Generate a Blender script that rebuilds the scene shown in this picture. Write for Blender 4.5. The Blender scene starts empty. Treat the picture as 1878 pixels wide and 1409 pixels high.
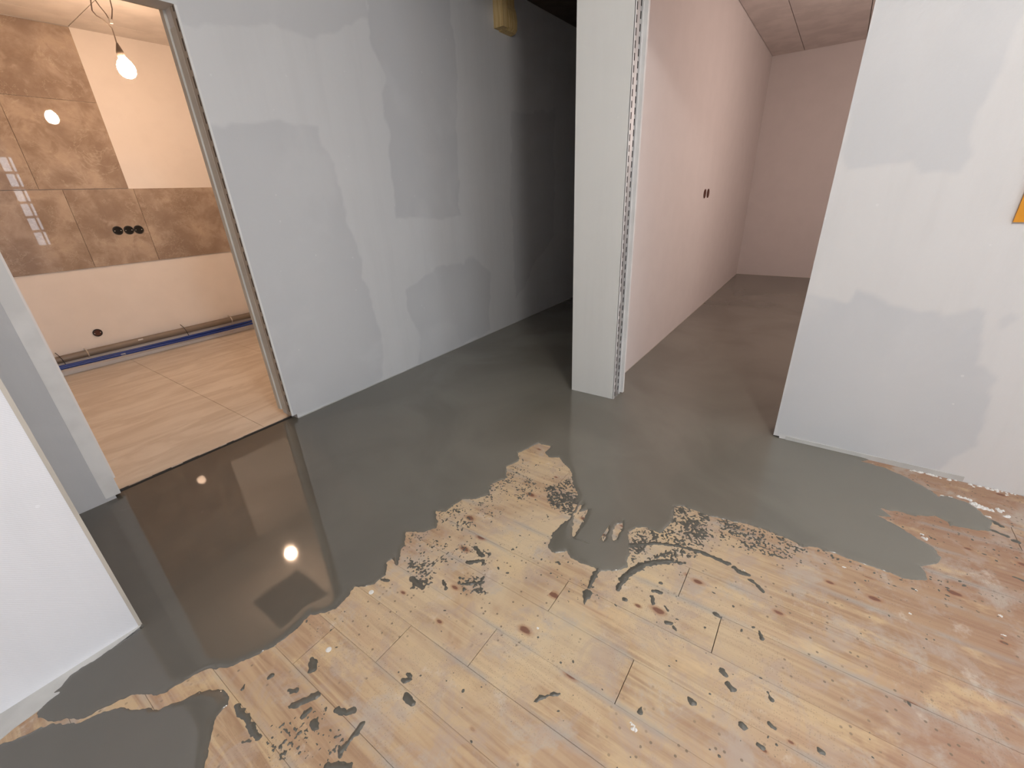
import bpy, math, random
import numpy as np
from mathutils import Matrix, Vector

S = 0.8          # layout units -> metres
C = bpy.context.scene.collection
sc = bpy.context.scene

EXPO = 0.0
SKY = 9.0
BULB1 = 340.0
BULB2 = 44.0
LAMP = 102.0
LAMPC = (1.0, 0.95, 0.90)
SCREED_A = (.150, .141, .117); SCREED_B = (.185, .175, .146); SCREED_W = (.098, .091, .077)
SR0, SR1, SSPEC = .03, .21, .95

# ------------------------------------------------------------------ camera
cam_data = bpy.data.cameras.new('camera')
cam = bpy.data.objects.new('camera', cam_data)
C.objects.link(cam)
cam_data.sensor_fit = 'HORIZONTAL'
cam_data.sensor_width = 36.0
cam_data.lens = 785.0 / 1878.0 * 36.0
cam_data.clip_start = 0.02
R3 = Matrix(((0.57437815, 0.35616951, -0.73704343),
             (-0.81738531, 0.20071284, -0.53999594),
             (-0.04439601, 0.91261034, 0.4064128)))
M4 = R3.to_4x4()
M4.translation = Vector((0, 0, 1.5 * S))
cam.matrix_world = M4
sc.camera = cam

# ------------------------------------------------------------------ world, lights, exposure
sc.view_settings.view_transform = 'Standard'
sc.view_settings.look = 'None'
sc.view_settings.gamma = 1.0
sc.view_settings.use_curve_mapping = False
sc.view_settings.exposure = EXPO
sc.cycles.use_denoising = True
sc.cycles.max_bounces = 10
sc.cycles.diffuse_bounces = 6
sc.cycles.glossy_bounces = 4
sc.cycles.transparent_max_bounces = 12
sc.cycles.sample_clamp_indirect = 6.0
sc.cycles.caustics_reflective = False
sc.cycles.caustics_refractive = False

world = bpy.data.worlds.new('overcast_sky')
sc.world = world
world.use_nodes = True
wn = world.node_tree.nodes; wl = world.node_tree.links
wn.clear()
w_out = wn.new('ShaderNodeOutputWorld'); w_bg = wn.new('ShaderNodeBackground')
w_tc = wn.new('ShaderNodeTexCoord'); w_sep = wn.new('ShaderNodeSeparateXYZ'); w_ramp = wn.new('ShaderNodeValToRGB')
wl.new(w_tc.outputs['Generated'], w_sep.inputs[0])
w_map = wn.new('ShaderNodeMapRange')
w_map.inputs['From Min'].default_value = -0.25; w_map.inputs['From Max'].default_value = 1.0
wl.new(w_sep.outputs['Z'], w_map.inputs['Value'])
wl.new(w_map.outputs[0], w_ramp.inputs[0])
e = w_ramp.color_ramp.elements
e[0].position = 0.0; e[0].color = (0.30, 0.32, 0.36, 1)
e[1].position = 1.0; e[1].color = (0.82, 0.90, 1.0, 1)
m = w_ramp.color_ramp.elements.new(0.26); m.color = (0.84, 0.915, 1.0, 1)
wl.new(w_ramp.outputs[0], w_bg.inputs[0])
w_bg.inputs[1].default_value = SKY
wl.new(w_bg.outputs[0], w_out.inputs[0])

WINDOWS = [(-2.55, -1.05), (-0.45, 1.18), (1.85, 2.72)]      # x ranges of the windows in the rear wall (y = -3.5)
WIN_Z = (0.78, 2.85)
for (a, b) in WINDOWS:
    ld = bpy.data.lights.new('daylight_portal', 'AREA')
    ld.shape = 'RECTANGLE'; ld.size = (b - a) * S; ld.size_y = (WIN_Z[1] - WIN_Z[0]) * S
    ld.cycles.is_portal = True
    lo = bpy.data.objects.new('daylight_portal', ld); C.objects.link(lo)
    lo.location = ((a + b) / 2 * S, -3.72 * S, (WIN_Z[0] + WIN_Z[1]) / 2 * S)
    lo.rotation_euler = (math.radians(90), 0, 0)     # local -Z looks to +Y

# warm bulb of the right-hand room, hanging out of sight behind the white wall
rl = bpy.data.lights.new('right_room_bulb_light', 'POINT')
rl.energy = BULB2; rl.color = (1.0, 0.80, 0.71); rl.shadow_soft_size = 0.05
ro = bpy.data.objects.new('right_room_bulb_light', rl); C.objects.link(ro)
ro.location = (5.3 * S, -1.0 * S, 2.2 * S)

# neutral work lamp hung high in the main room, behind the photographer (it throws the slanting shadow edge of the door head)
ml = bpy.data.lights.new('main_room_lamp_light', 'POINT')
ml.energy = LAMP; ml.color = LAMPC; ml.shadow_soft_size = 0.18
mo = bpy.data.objects.new('main_room_lamp_light', ml); C.objects.link(mo)
mo.location = (0.24 * S, -1.0 * S, 3.13 * S)

# ------------------------------------------------------------------ helpers
def tag(o, label=None, cat=None, group=None, kind=None):
    if label: o['label'] = label
    if cat: o['category'] = cat
    if group: o['group'] = group
    if kind: o['kind'] = kind
    return o

class MB:
    def __init__(s): s.v = []; s.f = []
    def quad(s, a, b, c, d):
        n = len(s.v); s.v += [a, b, c, d]; s.f.append((n, n+1, n+2, n+3)); return s
    def box(s, x0, x1, y0, y1, z0, z1, ch=0.0):
        n = len(s.v)
        if ch <= 0:
            s.v += [(x0,y0,z0),(x1,y0,z0),(x1,y1,z0),(x0,y1,z0),(x0,y0,z1),(x1,y0,z1),(x1,y1,z1),(x0,y1,z1)]
            s.f += [tuple(n+i for i in q) for q in ((3,2,1,0),(4,5,6,7),(0,1,5,4),(1,2,6,5),(2,3,7,6),(3,0,4,7))]
        else:      # top edges chamfered
            s.v += [(x0,y0,z0),(x1,y0,z0),(x1,y1,z0),(x0,y1,z0),
                    (x0,y0,z1-ch),(x1,y0,z1-ch),(x1,y1,z1-ch),(x0,y1,z1-ch),
                    (x0+ch,y0+ch,z1),(x1-ch,y0+ch,z1),(x1-ch,y1-ch,z1),(x0+ch,y1-ch,z1)]
            s.f += [tuple(n+i for i in q) for q in ((3,2,1,0),(0,1,5,4),(1,2,6,5),(2,3,7,6),(3,0,4,7),
                    (4,5,9,8),(5,6,10,9),(6,7,11,10),(7,4,8,11),(8,9,10,11))]
        return s
    def prism(s, prof, axis, a, b):
        """prof: list of 2D points in the two other axes, extruded along axis from a to b"""
        def P(p, t):
            if axis == 0: return (t, p[0], p[1])
            if axis == 1: return (p[0], t, p[1])
            return (p[0], p[1], t)
        n = len(s.v); k = len(prof)
        s.v += [P(p, a) for p in prof] + [P(p, b) for p in prof]
        for i in range(k):
            j = (i+1) % k
            s.f.append((n+i, n+j, n+k+j, n+k+i))
        s.f.append(tuple(n+i for i in range(k))[::-1]); s.f.append(tuple(n+k+i for i in range(k)))
        return s
    def tube(s, pts, r, k=10, cap=True):
        n0 = len(s.v); pts = [Vector(p) for p in pts]; N = len(pts)
        rr = r if isinstance(r, (list, tuple)) else [r]*N
        up = Vector((0, 0, 1)); prev = None
        for i, p in enumerate(pts):
            t = (pts[min(i+1, N-1)] - pts[max(i-1, 0)]).normalized()
            if prev is None:
                a = t.cross(up if abs(t.z) < .95 else Vector((1, 0, 0))).normalized()
            else:
                a = (prev - t*prev.dot(t)).normalized()
            prev = a; b = t.cross(a)
            for j in range(k):
                q = 2*math.pi*j/k
                s.v.append(tuple(p + (a*math.cos(q) + b*math.sin(q))*rr[i]))
        for i in range(N-1):
            for j in range(k):
                A = n0+i*k+j; B = n0+i*k+(j+1) % k
                s.f.append((A, B, B+k, A+k))
        if cap:
            s.f.append(tuple(n0+j for j in range(k))[::-1]); s.f.append(tuple(n0+(N-1)*k+j for j in range(k)))
        return s
    def lathe(s, prof, c, k=24, axis='z', cap=False):
        """prof: (radius, offset) pairs about point c"""
        n0 = len(s.v)
        for r, h in prof:
            for j in range(k):
                q = 2*math.pi*j/k; u = r*math.cos(q); w = r*math.sin(q)
                if axis == 'z': s.v.append((c[0]+u, c[1]+w, c[2]+h))
                elif axis == 'y': s.v.append((c[0]+u, c[1]+h, c[2]+w))
                else: s.v.append((c[0]+h, c[1]+u, c[2]+w))
        for i in range(len(prof)-1):
            for j in range(k):
                A = n0+i*k+j; B = n0+i*k+(j+1) % k
                s.f.append((A, B, B+k, A+k))
        if cap: s.f.append(tuple(n0+(len(prof)-1)*k+j for j in range(k)))
        return s

def obj(name, mb, mat, parent=None, origin=(0, 0, 0), smooth=False, flipfix=True):
    me = bpy.data.meshes.new(name)
    me.from_pydata([((v[0]-origin[0])*S, (v[1]-origin[1])*S, (v[2]-origin[2])*S) for v in mb.v], [], mb.f)
    if flipfix:
        import bmesh
        bm = bmesh.new(); bm.from_mesh(me); bmesh.ops.recalc_face_normals(bm, faces=bm.faces); bm.to_mesh(me); bm.free()
    me.update()
    if smooth:
        me.polygons.foreach_set('use_smooth', [True]*len(me.polygons))
        try: me.set_sharp_from_angle(angle=math.radians(40))
        except Exception: pass
    me.materials.append(mat)
    o = bpy.data.objects.new(name, me); C.objects.link(o)
    place(o, origin, parent)
    return o

ORI = {}
def place(o, origin, parent):
    ORI[o.name] = origin
    if parent is not None:
        o.parent = parent
        po = ORI.get(parent.name, (0, 0, 0))
        o.location = [(origin[i]-po[i])*S for i in range(3)]
    else:
        o.location = [c*S for c in origin]

def empty(name, origin):
    o = bpy.data.objects.new(name, None); C.objects.link(o)
    o.empty_display_size = 0.1
    place(o, origin, None)
    return o

def shift(mb, d):
    mb.v = [(v[0]+d[0], v[1]+d[1], v[2]+d[2]) for v in mb.v]; return mb

# value noise ------------------------------------------------------
_rs = np.random.RandomState(11)
_T = _rs.rand(256, 256)
def vnoise(x, y, lam, seed=0):
    x = x/lam + seed*17.31; y = y/lam + seed*7.77
    xi = np.floor(x).astype(int); yi = np.floor(y).astype(int)
    fx = x-xi; fy = y-yi; fx = fx*fx*(3-2*fx); fy = fy*fy*(3-2*fy)
    a = _T[xi & 255, yi & 255]; b = _T[(xi+1) & 255, yi & 255]
    c = _T[xi & 255, (yi+1) & 255]; d = _T[(xi+1) & 255, (yi+1) & 255]
    return (a*(1-fx)+b*fx)*(1-fy) + (c*(1-fx)+d*fx)*fy      # 0..1

def sd_poly(x, y, poly):
    """signed distance, positive inside"""
    P = np.array(poly); n = len(P)
    d = np.full(x.shape, 1e9); ins = np.zeros(x.shape, bool)
    for i in range(n):
        ax, ay = P[i]; bx, by = P[(i+1) % n]
        ex, ey = bx-ax, by-ay; L = ex*ex+ey*ey+1e-12
        wx, wy = x-ax, y-ay
        t = np.clip((wx*ex+wy*ey)/L, 0, 1)
        d = np.minimum(d, (wx-ex*t)**2+(wy-ey*t)**2)
        c = ((ay > y) != (by > y))
        if abs(by-ay) > 1e-12:
            ins ^= c & (x < ex*(y-ay)/(by-ay)+ax)
    d = np.sqrt(d)
    return np.where(ins, d, -d)

def sd_line(x, y, pts, r):
    d = np.full(x.shape, 1e9)
    if len(pts) == 1: pts = [pts[0], (pts[0][0]+1e-4, pts[0][1])]
    for (ax, ay), (bx, by) in zip(pts[:-1], pts[1:]):
        ex, ey = bx-ax, by-ay; L = ex*ex+ey*ey+1e-12
        wx, wy = x-ax, y-ay; t = np.clip((wx*ex+wy*ey)/L, 0, 1)
        d = np.minimum(d, np.hypot(wx-ex*t, wy-ey*t))
    return r-d

# ------------------------------------------------------------------ materials
class NT:
    def __init__(s, name):
        s.m = bpy.data.materials.new(name); s.m.use_nodes = True
        s.n = s.m.node_tree.nodes; s.l = s.m.node_tree.links; s.n.clear()
        s.out = s.n.new('ShaderNodeOutputMaterial'); s.p = s.n.new('ShaderNodeBsdfPrincipled')
        s.l.new(s.p.outputs[0], s.out.inputs[0])
    def node(s, t, **kw):
        n = s.n.new(t)
        for k, v in kw.items(): setattr(n, k, v)
        return n
    def put(s, sock, val):
        if hasattr(val, 'is_output') or isinstance(val, bpy.types.NodeSocket): s.l.new(val, sock)
        else:
            if isinstance(val, (tuple, list)) and len(val) == 3 and sock.type == 'RGBA': val = (*val, 1)
            sock.default_value = val
    def pos(s): return s.node('ShaderNodeNewGeometry').outputs['Position']
    def scale(s, vec, xyz):
        n = s.node('ShaderNodeVectorMath', operation='MULTIPLY'); s.put(n.inputs[0], vec); n.inputs[1].default_value = xyz
        return n.outputs[0]
    def noise(s, vec, scale, detail=3, rough=.5, dist=0):
        n = s.node('ShaderNodeTexNoise'); s.put(n.inputs['Vector'], vec)
        n.inputs['Scale'].default_value = scale; n.inputs['Detail'].default_value = detail
        n.inputs['Roughness'].default_value = rough; n.inputs['Distortion'].default_value = dist
        return n.outputs[0]
    def voro(s, vec, scale, out='Distance', rnd=1.0, feature='F1', dim='3D'):
        n = s.node('ShaderNodeTexVoronoi', feature=feature, voronoi_dimensions=dim); s.put(n.inputs['Vector'], vec)
        n.inputs['Scale'].default_value = scale; n.inputs['Randomness'].default_value = rnd
        return n.outputs[out]
    def ramp(s, v, a, b, lo=0.0, hi=1.0, smooth=True):
        n = s.node('ShaderNodeMapRange')
        if smooth: n.interpolation_type = 'SMOOTHSTEP'
        s.put(n.inputs[0], v); n.inputs[1].default_value = a; n.inputs[2].default_value = b
        n.inputs[3].default_value = lo; n.inputs[4].default_value = hi
        return n.outputs[0]
    def math(s, op, a, b=0.0, clamp=False):
        n = s.node('ShaderNodeMath', operation=op); n.use_clamp = clamp
        s.put(n.inputs[0], a); s.put(n.inputs[1], b); return n.outputs[0]
    def mix(s, f, a, b, mode='MIX'):
        n = s.node('ShaderNodeMix', data_type='RGBA', blend_type=mode)
        s.put(n.inputs[0], f); s.put(n.inputs[6], a); s.put(n.inputs[7], b); return n.outputs[2]
    def bump(s, h, strength=.2, dist=.002):
        n = s.node('ShaderNodeBump'); n.inputs['Strength'].default_value = strength; n.inputs['Distance'].default_value = dist
        s.put(n.inputs['Height'], h); s.l.new(n.outputs[0], s.p.inputs['Normal'])
    def set(s, **kw):
        names = dict(color='Base Color', rough='Roughness', metal='Metallic', ior='IOR', spec='Specular IOR Level', coat='Coat Weight', coatr='Coat Roughness')
        for k, v in kw.items(): s.put(s.p.inputs[names[k]], v)
        return s.m
    def sep(s, vec):
        n = s.node('ShaderNodeSeparateXYZ'); s.put(n.inputs[0], vec); return n.outputs

def plain(name, col, rough=.6, metal=0.0, bump=0.0, bs=200, var=.06):
    t = NT(name); p = t.pos(); n = t.noise(p, 6.0, 4)
    dark = tuple(c*(1-var*2) for c in col)
    c = t.mix(t.ramp(n, .35, .65), dark, col)
    if bump: t.bump(t.noise(p, bs, 3), bump, .001)
    return t.set(color=c, rough=rough, metal=metal)

def plaster(name, col, patch, fine=.15, rough=.72, weave=False):
    t = NT(name); p = t.pos()
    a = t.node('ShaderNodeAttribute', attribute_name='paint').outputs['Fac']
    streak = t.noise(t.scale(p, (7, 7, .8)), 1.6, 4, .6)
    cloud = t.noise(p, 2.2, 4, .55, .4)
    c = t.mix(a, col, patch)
    c = t.mix(t.ramp(streak, .42, .75, 0, .35), c, tuple(v*.9 for v in col))
    c = t.mix(t.ramp(cloud, .45, .7, 0, .35), c, tuple(min(1, v*1.06) for v in col))
    spot = t.voro(p, 9.0)
    c = t.mix(t.ramp(spot, .05, .035, 0, .5), c, tuple(min(1, v*1.15) for v in col))
    h = t.noise(p, 160, 3)
    if weave:
        w = t.node('ShaderNodeTexWave', wave_type='BANDS', bands_direction='DIAGONAL'); t.put(w.inputs['Vector'], p)
        w.inputs['Scale'].default_value = 90; w.inputs['Distortion'].default_value = 1.5
        h = t.math('ADD', t.math('MULTIPLY', h, .5), t.math('MULTIPLY', w.outputs['Fac'], .5))
    t.bump(h, fine, .0012)
    return t.set(color=c, rough=rough)

# ------------------------------------------------------------------ outlines of the pour, floor plan coordinates in layout units
SCREED_MAIN = [(0.067, 1.915), (-0.011, 1.911), (-0.085, 1.905), (-0.117, 1.911), (-0.153, 1.905), (-0.17, 1.895), (-0.181, 1.882), (-0.194, 1.879), (-0.212, 1.871), (-0.194, 1.856), (-0.211, 1.856), (-0.239, 1.847), (-0.247, 1.829), (-0.245, 1.806), (-0.231, 1.774), (-0.217, 1.75), (-0.199, 1.73), (-0.171, 1.686), (-0.156, 1.675), (-0.127, 1.661), (-0.084, 1.644), (-0.048, 1.63), (-0.027, 1.608), (-0.005, 1.562), (0.028, 1.538), (0.077, 1.528), (0.093, 1.525), (0.14, 1.504), (0.186, 1.449), (0.267, 1.405), (0.328, 1.387), (0.387, 1.381), (0.434, 1.393), (0.475, 1.403), (0.478, 1.377), (0.504, 1.35), (0.54, 1.336), (0.584, 1.338), (0.651, 1.353), (0.705, 1.295), (0.763, 1.294), (0.814, 1.348), (0.841, 1.342), (0.827, 1.293), (0.864, 1.324), (0.959, 1.382), (0.995, 1.419), (1.045, 1.34), (1.098, 1.314), (1.184, 1.394), (1.208, 1.355), (1.325, 1.348), (1.378, 1.281), (1.441, 1.248), (1.517, 1.299), (1.602, 1.257), (1.704, 1.319), (1.789, 1.289), (1.858, 1.337), (1.974, 1.305), (2.022, 1.289), (2.032, 1.208), (1.958, 1.196), (1.914, 1.151), (1.947, 1.097), (1.847, 0.95), (1.761, 0.905), (1.697, 0.838), (1.617, 0.806), (1.503, 0.787), (1.379, 0.807), (1.285, 0.787), (1.269, 0.732), (1.306, 0.698), (1.281, 0.66), (1.287, 0.594), (1.29, 0.54), (1.284, 0.528), (1.314, 0.476), (1.369, 0.434), (1.446, 0.456), (1.574, 0.506), (1.626, 0.485), (1.642, 0.44), (1.642, 0.38), (1.689, 0.366), (1.746, 0.352), (1.865, 0.379), (1.894, 0.333), (1.896, 0.259), (1.887, 0.214), (1.907, 0.119), (1.929, 0.056), (1.927, -0.03), (1.921, -0.112), (1.897, -0.179), (1.929, -0.228), (1.921, -0.361), (1.92, -0.45), (1.924, -0.533), (1.957, -0.602), (2.005, -0.597), (2.028, -0.581), (2.076, -0.634), (2.129, -0.657), (2.184, -0.646), (2.224, -0.589), (2.276, -0.522), (2.314, -0.456), (2.332, -0.514), (2.383, -0.472), (2.404, -0.599), (2.452, -0.677), (2.425, -0.717), (2.399, -0.723), (2.419, -0.788), (2.446, -0.863), (2.541, -0.88), (2.588, -0.857), (2.646, -0.822), (2.667, -0.77), (2.66, -0.735), (2.645, -0.711), (2.68, -0.684), (2.759, -0.6), (2.806, -0.504), (2.819, -0.402)]
SCREED_LOW = [(-0.4, 1.827), (-0.334, 1.802), (-0.298, 1.778), (-0.274, 1.77), (-0.248, 1.761), (-0.224, 1.734), (-0.172, 1.665), (-0.156, 1.661), (-0.121, 1.646), (-0.092, 1.624), (-0.049, 1.558), (-0.013, 1.496), (0.026, 1.475), (0.067, 1.454), (0.107, 1.432), (0.139, 1.384), (0.14, 1.342), (0.127, 1.316), (0.087, 1.309), (0.056, 1.272), (0.003, 1.194), (-0.045, 1.111), (-0.303, 1.269), (-0.432, 1.457)]
SCREED_HOLES = [[(1.557, 0.791), (1.614, 0.739), (1.53, 0.722), (1.449, 0.711), (1.404, 0.714), (1.468, 0.75)], [(1.425, 0.681), (1.5, 0.678), (1.534, 0.666), (1.463, 0.655), (1.415, 0.665)], [(1.458, 0.597), (1.51, 0.614), (1.518, 0.601), (1.459, 0.583)], [(1.494, 0.56), (1.574, 0.575), (1.623, 0.553), (1.56, 0.541), (1.486, 0.541)], [(1.567, 0.687), (1.572, 0.671), (1.495, 0.658), (1.417, 0.649), (1.416, 0.663)], [(1.552, 0.61), (1.55, 0.598), (1.469, 0.579), (1.464, 0.588)], [(1.631, 0.792), (1.63, 0.778), (1.548, 0.768), (1.546, 0.779)], [(2.161, 1.229), (2.196, 1.199), (2.179, 1.186), (2.139, 1.213)]]
STREAKS = [([(1.495, 0.47), (1.566, 0.383), (1.608, 0.292), (1.624, 0.195), (1.624, 0.131), (1.621, 0.074)], 0.0112), ([(1.611, 0.057), (1.599, 0.028), (1.601, -0.001)], 0.0118), ([(1.58, -0.014), (1.563, -0.042), (1.543, -0.064)], 0.0102), ([(1.24, 0.423), (1.293, 0.426)], 0.0087), ([(1.293, 0.426), (1.35, 0.415), (1.409, 0.388)], 0.0156), ([(1.409, 0.388), (1.46, 0.348), (1.498, 0.294)], 0.0137), ([(1.498, 0.294), (1.522, 0.233)], 0.008), ([(1.311, 0.53), (1.266, 0.534), (1.215, 0.53)], 0.0117), ([(1.215, 0.53), (1.186, 0.526)], 0.0063), ([(1.158, 0.52), (1.146, 0.519)], 0.0169), ([(1.131, 0.514), (1.106, 0.507)], 0.0046), ([(1.312, 0.297), (1.321, 0.273)], 0.0098), ([(1.281, 0.293), (1.258, 0.288)], 0.0104), ([(1.265, 0.237), (1.255, 0.225)], 0.0067), ([(1.199, 0.218), (1.206, 0.2)], 0.0064), ([(1.198, 0.188), (1.189, 0.177)], 0.0056), ([(1.216, 0.383), (1.21, 0.379)], 0.0081), ([(1.231, 0.699), (1.231, 0.693)], 0.0081), ([(1.165, 0.696), (1.163, 0.695)], 0.0052), ([(1.367, 0.29), (1.366, 0.287)], 0.0074), ([(0.245, 1.135), (0.266, 1.119), (0.293, 1.105), (0.305, 1.099)], 0.013), ([(0.365, 1.213), (0.353, 1.19)], 0.0166), ([(0.266, 1.074), (0.249, 1.077)], 0.0089), ([(0.321, 0.995), (0.329, 0.966), (0.351, 0.95)], 0.0104), ([(0.256, 0.888), (0.288, 0.891), (0.32, 0.894), (0.339, 0.898)], 0.01), ([(0.14, 1.284), (0.14, 1.229), (0.136, 1.174), (0.135, 1.138)], 0.0105), ([(0.256, 1.027), (0.248, 1.01)], 0.0101), ([(0.211, 0.888), (0.247, 0.834)], 0.0106), ([(0.101, 1.163), (0.117, 1.145)], 0.005), ([(0.265, 1.191), (0.28, 1.165)], 0.0078), ([(0.248, 1.294), (0.259, 1.29)], 0.006), ([(0.188, 1.339), (0.18, 1.331)], 0.0057), ([(0.502, 0.892), (0.513, 0.871)], 0.0075), ([(0.473, 0.841), (0.47, 0.809)], 0.0139), ([(0.525, 0.896), (0.526, 0.88)], 0.0057), ([(0.691, 0.475), (0.713, 0.472), (0.733, 0.453), (0.759, 0.425)], 0.007), ([(1.126, 0.01), (1.119, -0.005)], 0.0094), ([(1.091, -0.017), (1.079, -0.032)], 0.0105), ([(0.974, 0.067), (0.971, 0.063)], 0.0102), ([(0.858, 0.19), (0.854, 0.185)], 0.0097), ([(1.349, -0.075), (1.323, -0.088)], 0.0074), ([(1.133, -0.128), (1.117, -0.142)], 0.005), ([(1.04, -0.142), (1.034, -0.157)], 0.005), ([(0.989, -0.077), (0.988, -0.08)], 0.0082), ([(0.958, -0.123), (0.956, -0.131)], 0.0077), ([(1.041, -0.268), (1.038, -0.276)], 0.0076), ([(1.237, 0.185), (1.237, 0.181)], 0.0077), ([(1.338, 0.072), (1.333, 0.055)], 0.0066), ([(1.1, 1.063), (1.08, 1.004)], 0.0114), ([(1.014, 1.036), (1.06, 0.988)], 0.0112), ([(0.814, 1.183), (0.808, 1.11)], 0.0153), ([(0.912, 0.979), (0.967, 0.914)], 0.0077), ([(0.957, 0.92), (0.986, 0.926)], 0.0078), ([(0.738, 1.289), (0.75, 1.261)], 0.008), ([(0.879, 1.061), (0.858, 1.023)], 0.0048), ([(2.541, -0.88), (2.516, -0.907)], 0.0135), ([(2.46, -0.866), (2.442, -0.919)], 0.01), ([(2.423, -0.932), (2.421, -0.942)], 0.0125), ([(2.155, -0.875), (2.148, -0.904)], 0.0066), ([(1.47, 0.782), (1.436, 0.793)], 0.0127)]
SPECKLED = [([(1.652, 1.016), (1.816, 0.94), (1.684, 0.831), (1.537, 0.786), (1.51, 0.866), (1.575, 0.964)], 0.62), ([(1.578, 0.508), (1.653, 0.436), (1.881, 0.392), (1.894, 0.218), (1.794, 0.167), (1.658, 0.189), (1.61, 0.295), (1.557, 0.378), (1.413, 0.426)], 0.55), ([(1.372, 0.435), (1.6, 0.293), (1.622, 0.158), (1.508, 0.266), (1.356, 0.405)], 0.45), ([(0.885, 1.296), (0.97, 1.224), (0.905, 1.106), (0.832, 1.087), (0.763, 1.145)], 0.3), ([(0.933, 1.029), (0.998, 0.929), (0.931, 0.87), (0.877, 0.954)], 0.42), ([(0.996, 1.323), (1.146, 0.992), (1.051, 0.935), (0.93, 1.15)], 0.12), ([(0.169, 1.147), (0.255, 1.074), (0.364, 0.998), (0.25, 0.838), (0.12, 1.021), (0.113, 1.101)], 0.16), ([(1.894, 0.218), (1.937, -0.06), (1.883, -0.192), (1.763, -0.12), (1.727, 0.111)], 0.28), ([(1.194, 1.408), (1.834, 1.283), (1.616, 1.03), (1.268, 1.102), (1.039, 1.256), (0.967, 1.368)], 0.08)]
PLASTER_DABS = [((2.659, -0.725), 0.012), ((2.667, -0.762), 0.01), ((2.688, -0.795), 0.018), ((2.686, -0.825), 0.02), ((2.654, -0.843), 0.025), ((2.645, -0.866), 0.03), ((2.635, -0.887), 0.02), ((2.656, -0.928), 0.025), ((2.615, -0.949), 0.018), ((2.569, -0.876), 0.012), ((2.239, -0.618), 0.014), ((2.265, -0.609), 0.01), ((2.839, -0.958), 0.01), ((2.825, -0.984), 0.01), ((2.83, -0.867), 0.008), ((1.873, -0.555), 0.007), ((1.729, -0.523), 0.009), ((1.891, -0.791), 0.01), ((1.794, -0.78), 0.01), ((1.86, -0.325), 0.007), ((1.617, 0.016), 0.008), ((0.917, 0.608), 0.006), ((0.805, 0.196), 0.012), ((0.795, 0.184), 0.014)]
CAPS = [(0.424, 1.203), (0.672, 1.275)]

M = {}
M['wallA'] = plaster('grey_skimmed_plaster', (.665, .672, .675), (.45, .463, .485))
M['wallC'] = plaster('white_woven_wall_paper', (.70, .70, .70), (.60, .615, .635), .22, .75, weave=True)
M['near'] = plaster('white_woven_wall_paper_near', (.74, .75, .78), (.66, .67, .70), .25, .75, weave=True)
M['column'] = plaster('pale_column_plaster', (.73, .74, .715), (.6, .61, .6), .08)
M['pink'] = plain('matt_white_wall_paint', (.74, .69, .675), .8, bump=.05, var=.012)
M['kwall'] = plain('kitchen_wall_paint', (.82, .79, .765), .8, bump=.06, var=.015)
M['filler'] = plain('white_joint_filler', (.80, .80, .79), .7, bump=.1, bs=60)
M['lining'] = plain('board_lining', (.66, .65, .60), .75, bump=.1)
M['bead'] = plain('raw_corner_bead', (.50, .46, .40), .6)
M['skirt'] = plain('rough_board_foot', (.60, .60, .58), .8, bump=.4, bs=50, var=.1)
M['ceil'] = plain('white_ceiling', (.72, .70, .68), .85)
M['ceilp'] = plain('ceiling_panel_paint', (.72, .65, .62), .8)
M['ceilk'] = plain('kitchen_ceiling_panel', (.74, .70, .66), .7)
M['dark_timber'] = plain('dark_roof_timber', (.11, .075, .058), .8, bump=.3, bs=30, var=.2)
M['black'] = plain('black_plastic', (.012, .011, .010), .5)
M['void'] = plain('dark_cavity', (.010, .009, .008), .9)
M['redbrown'] = plain('brown_box_inside', (.10, .035, .022), .7)
M['steel'] = plain('galvanised_steel', (.62, .63, .64), .38, metal=.85)
M['clip'] = plain('zinc_clip', (.75, .72, .66), .3, metal=.8)
M['pipe'] = plain('grey_drain_plastic', (.22, .185, .155), .4)
M['blue'] = plain('blue_water_hose_plastic', (.012, .045, .26), .35)
M['orange'] = plain('orange_plastic', (.72, .30, .012), .45)
M['white_plastic'] = plain('white_plastic_cap', (.75, .75, .72), .4)
M['plasterdab'] = plain('white_plaster_crumb', (.80, .79, .76), .85, bump=.5, bs=80)
M['foam'] = plain('dark_grey_foam', (.045, .042, .038), .9)
M['slot'] = plain('painted_slot_shade', (.06, .05, .042), .9)
M['subfloor'] = plain('dark_subfloor', (.10, .09, .08), .9)
M['frame'] = plain('white_window_frame', (.72, .72, .72), .4)

def m_pine():
    t = NT('yellow_pine_block'); p = t.pos()
    g = t.noise(t.scale(p, (60, 60, 5)), 1.0, 4)
    return t.set(color=t.mix(t.ramp(g, .3, .7), (.62, .42, .17), (.78, .60, .30)), rough=.6)
M['pine'] = m_pine()

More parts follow.
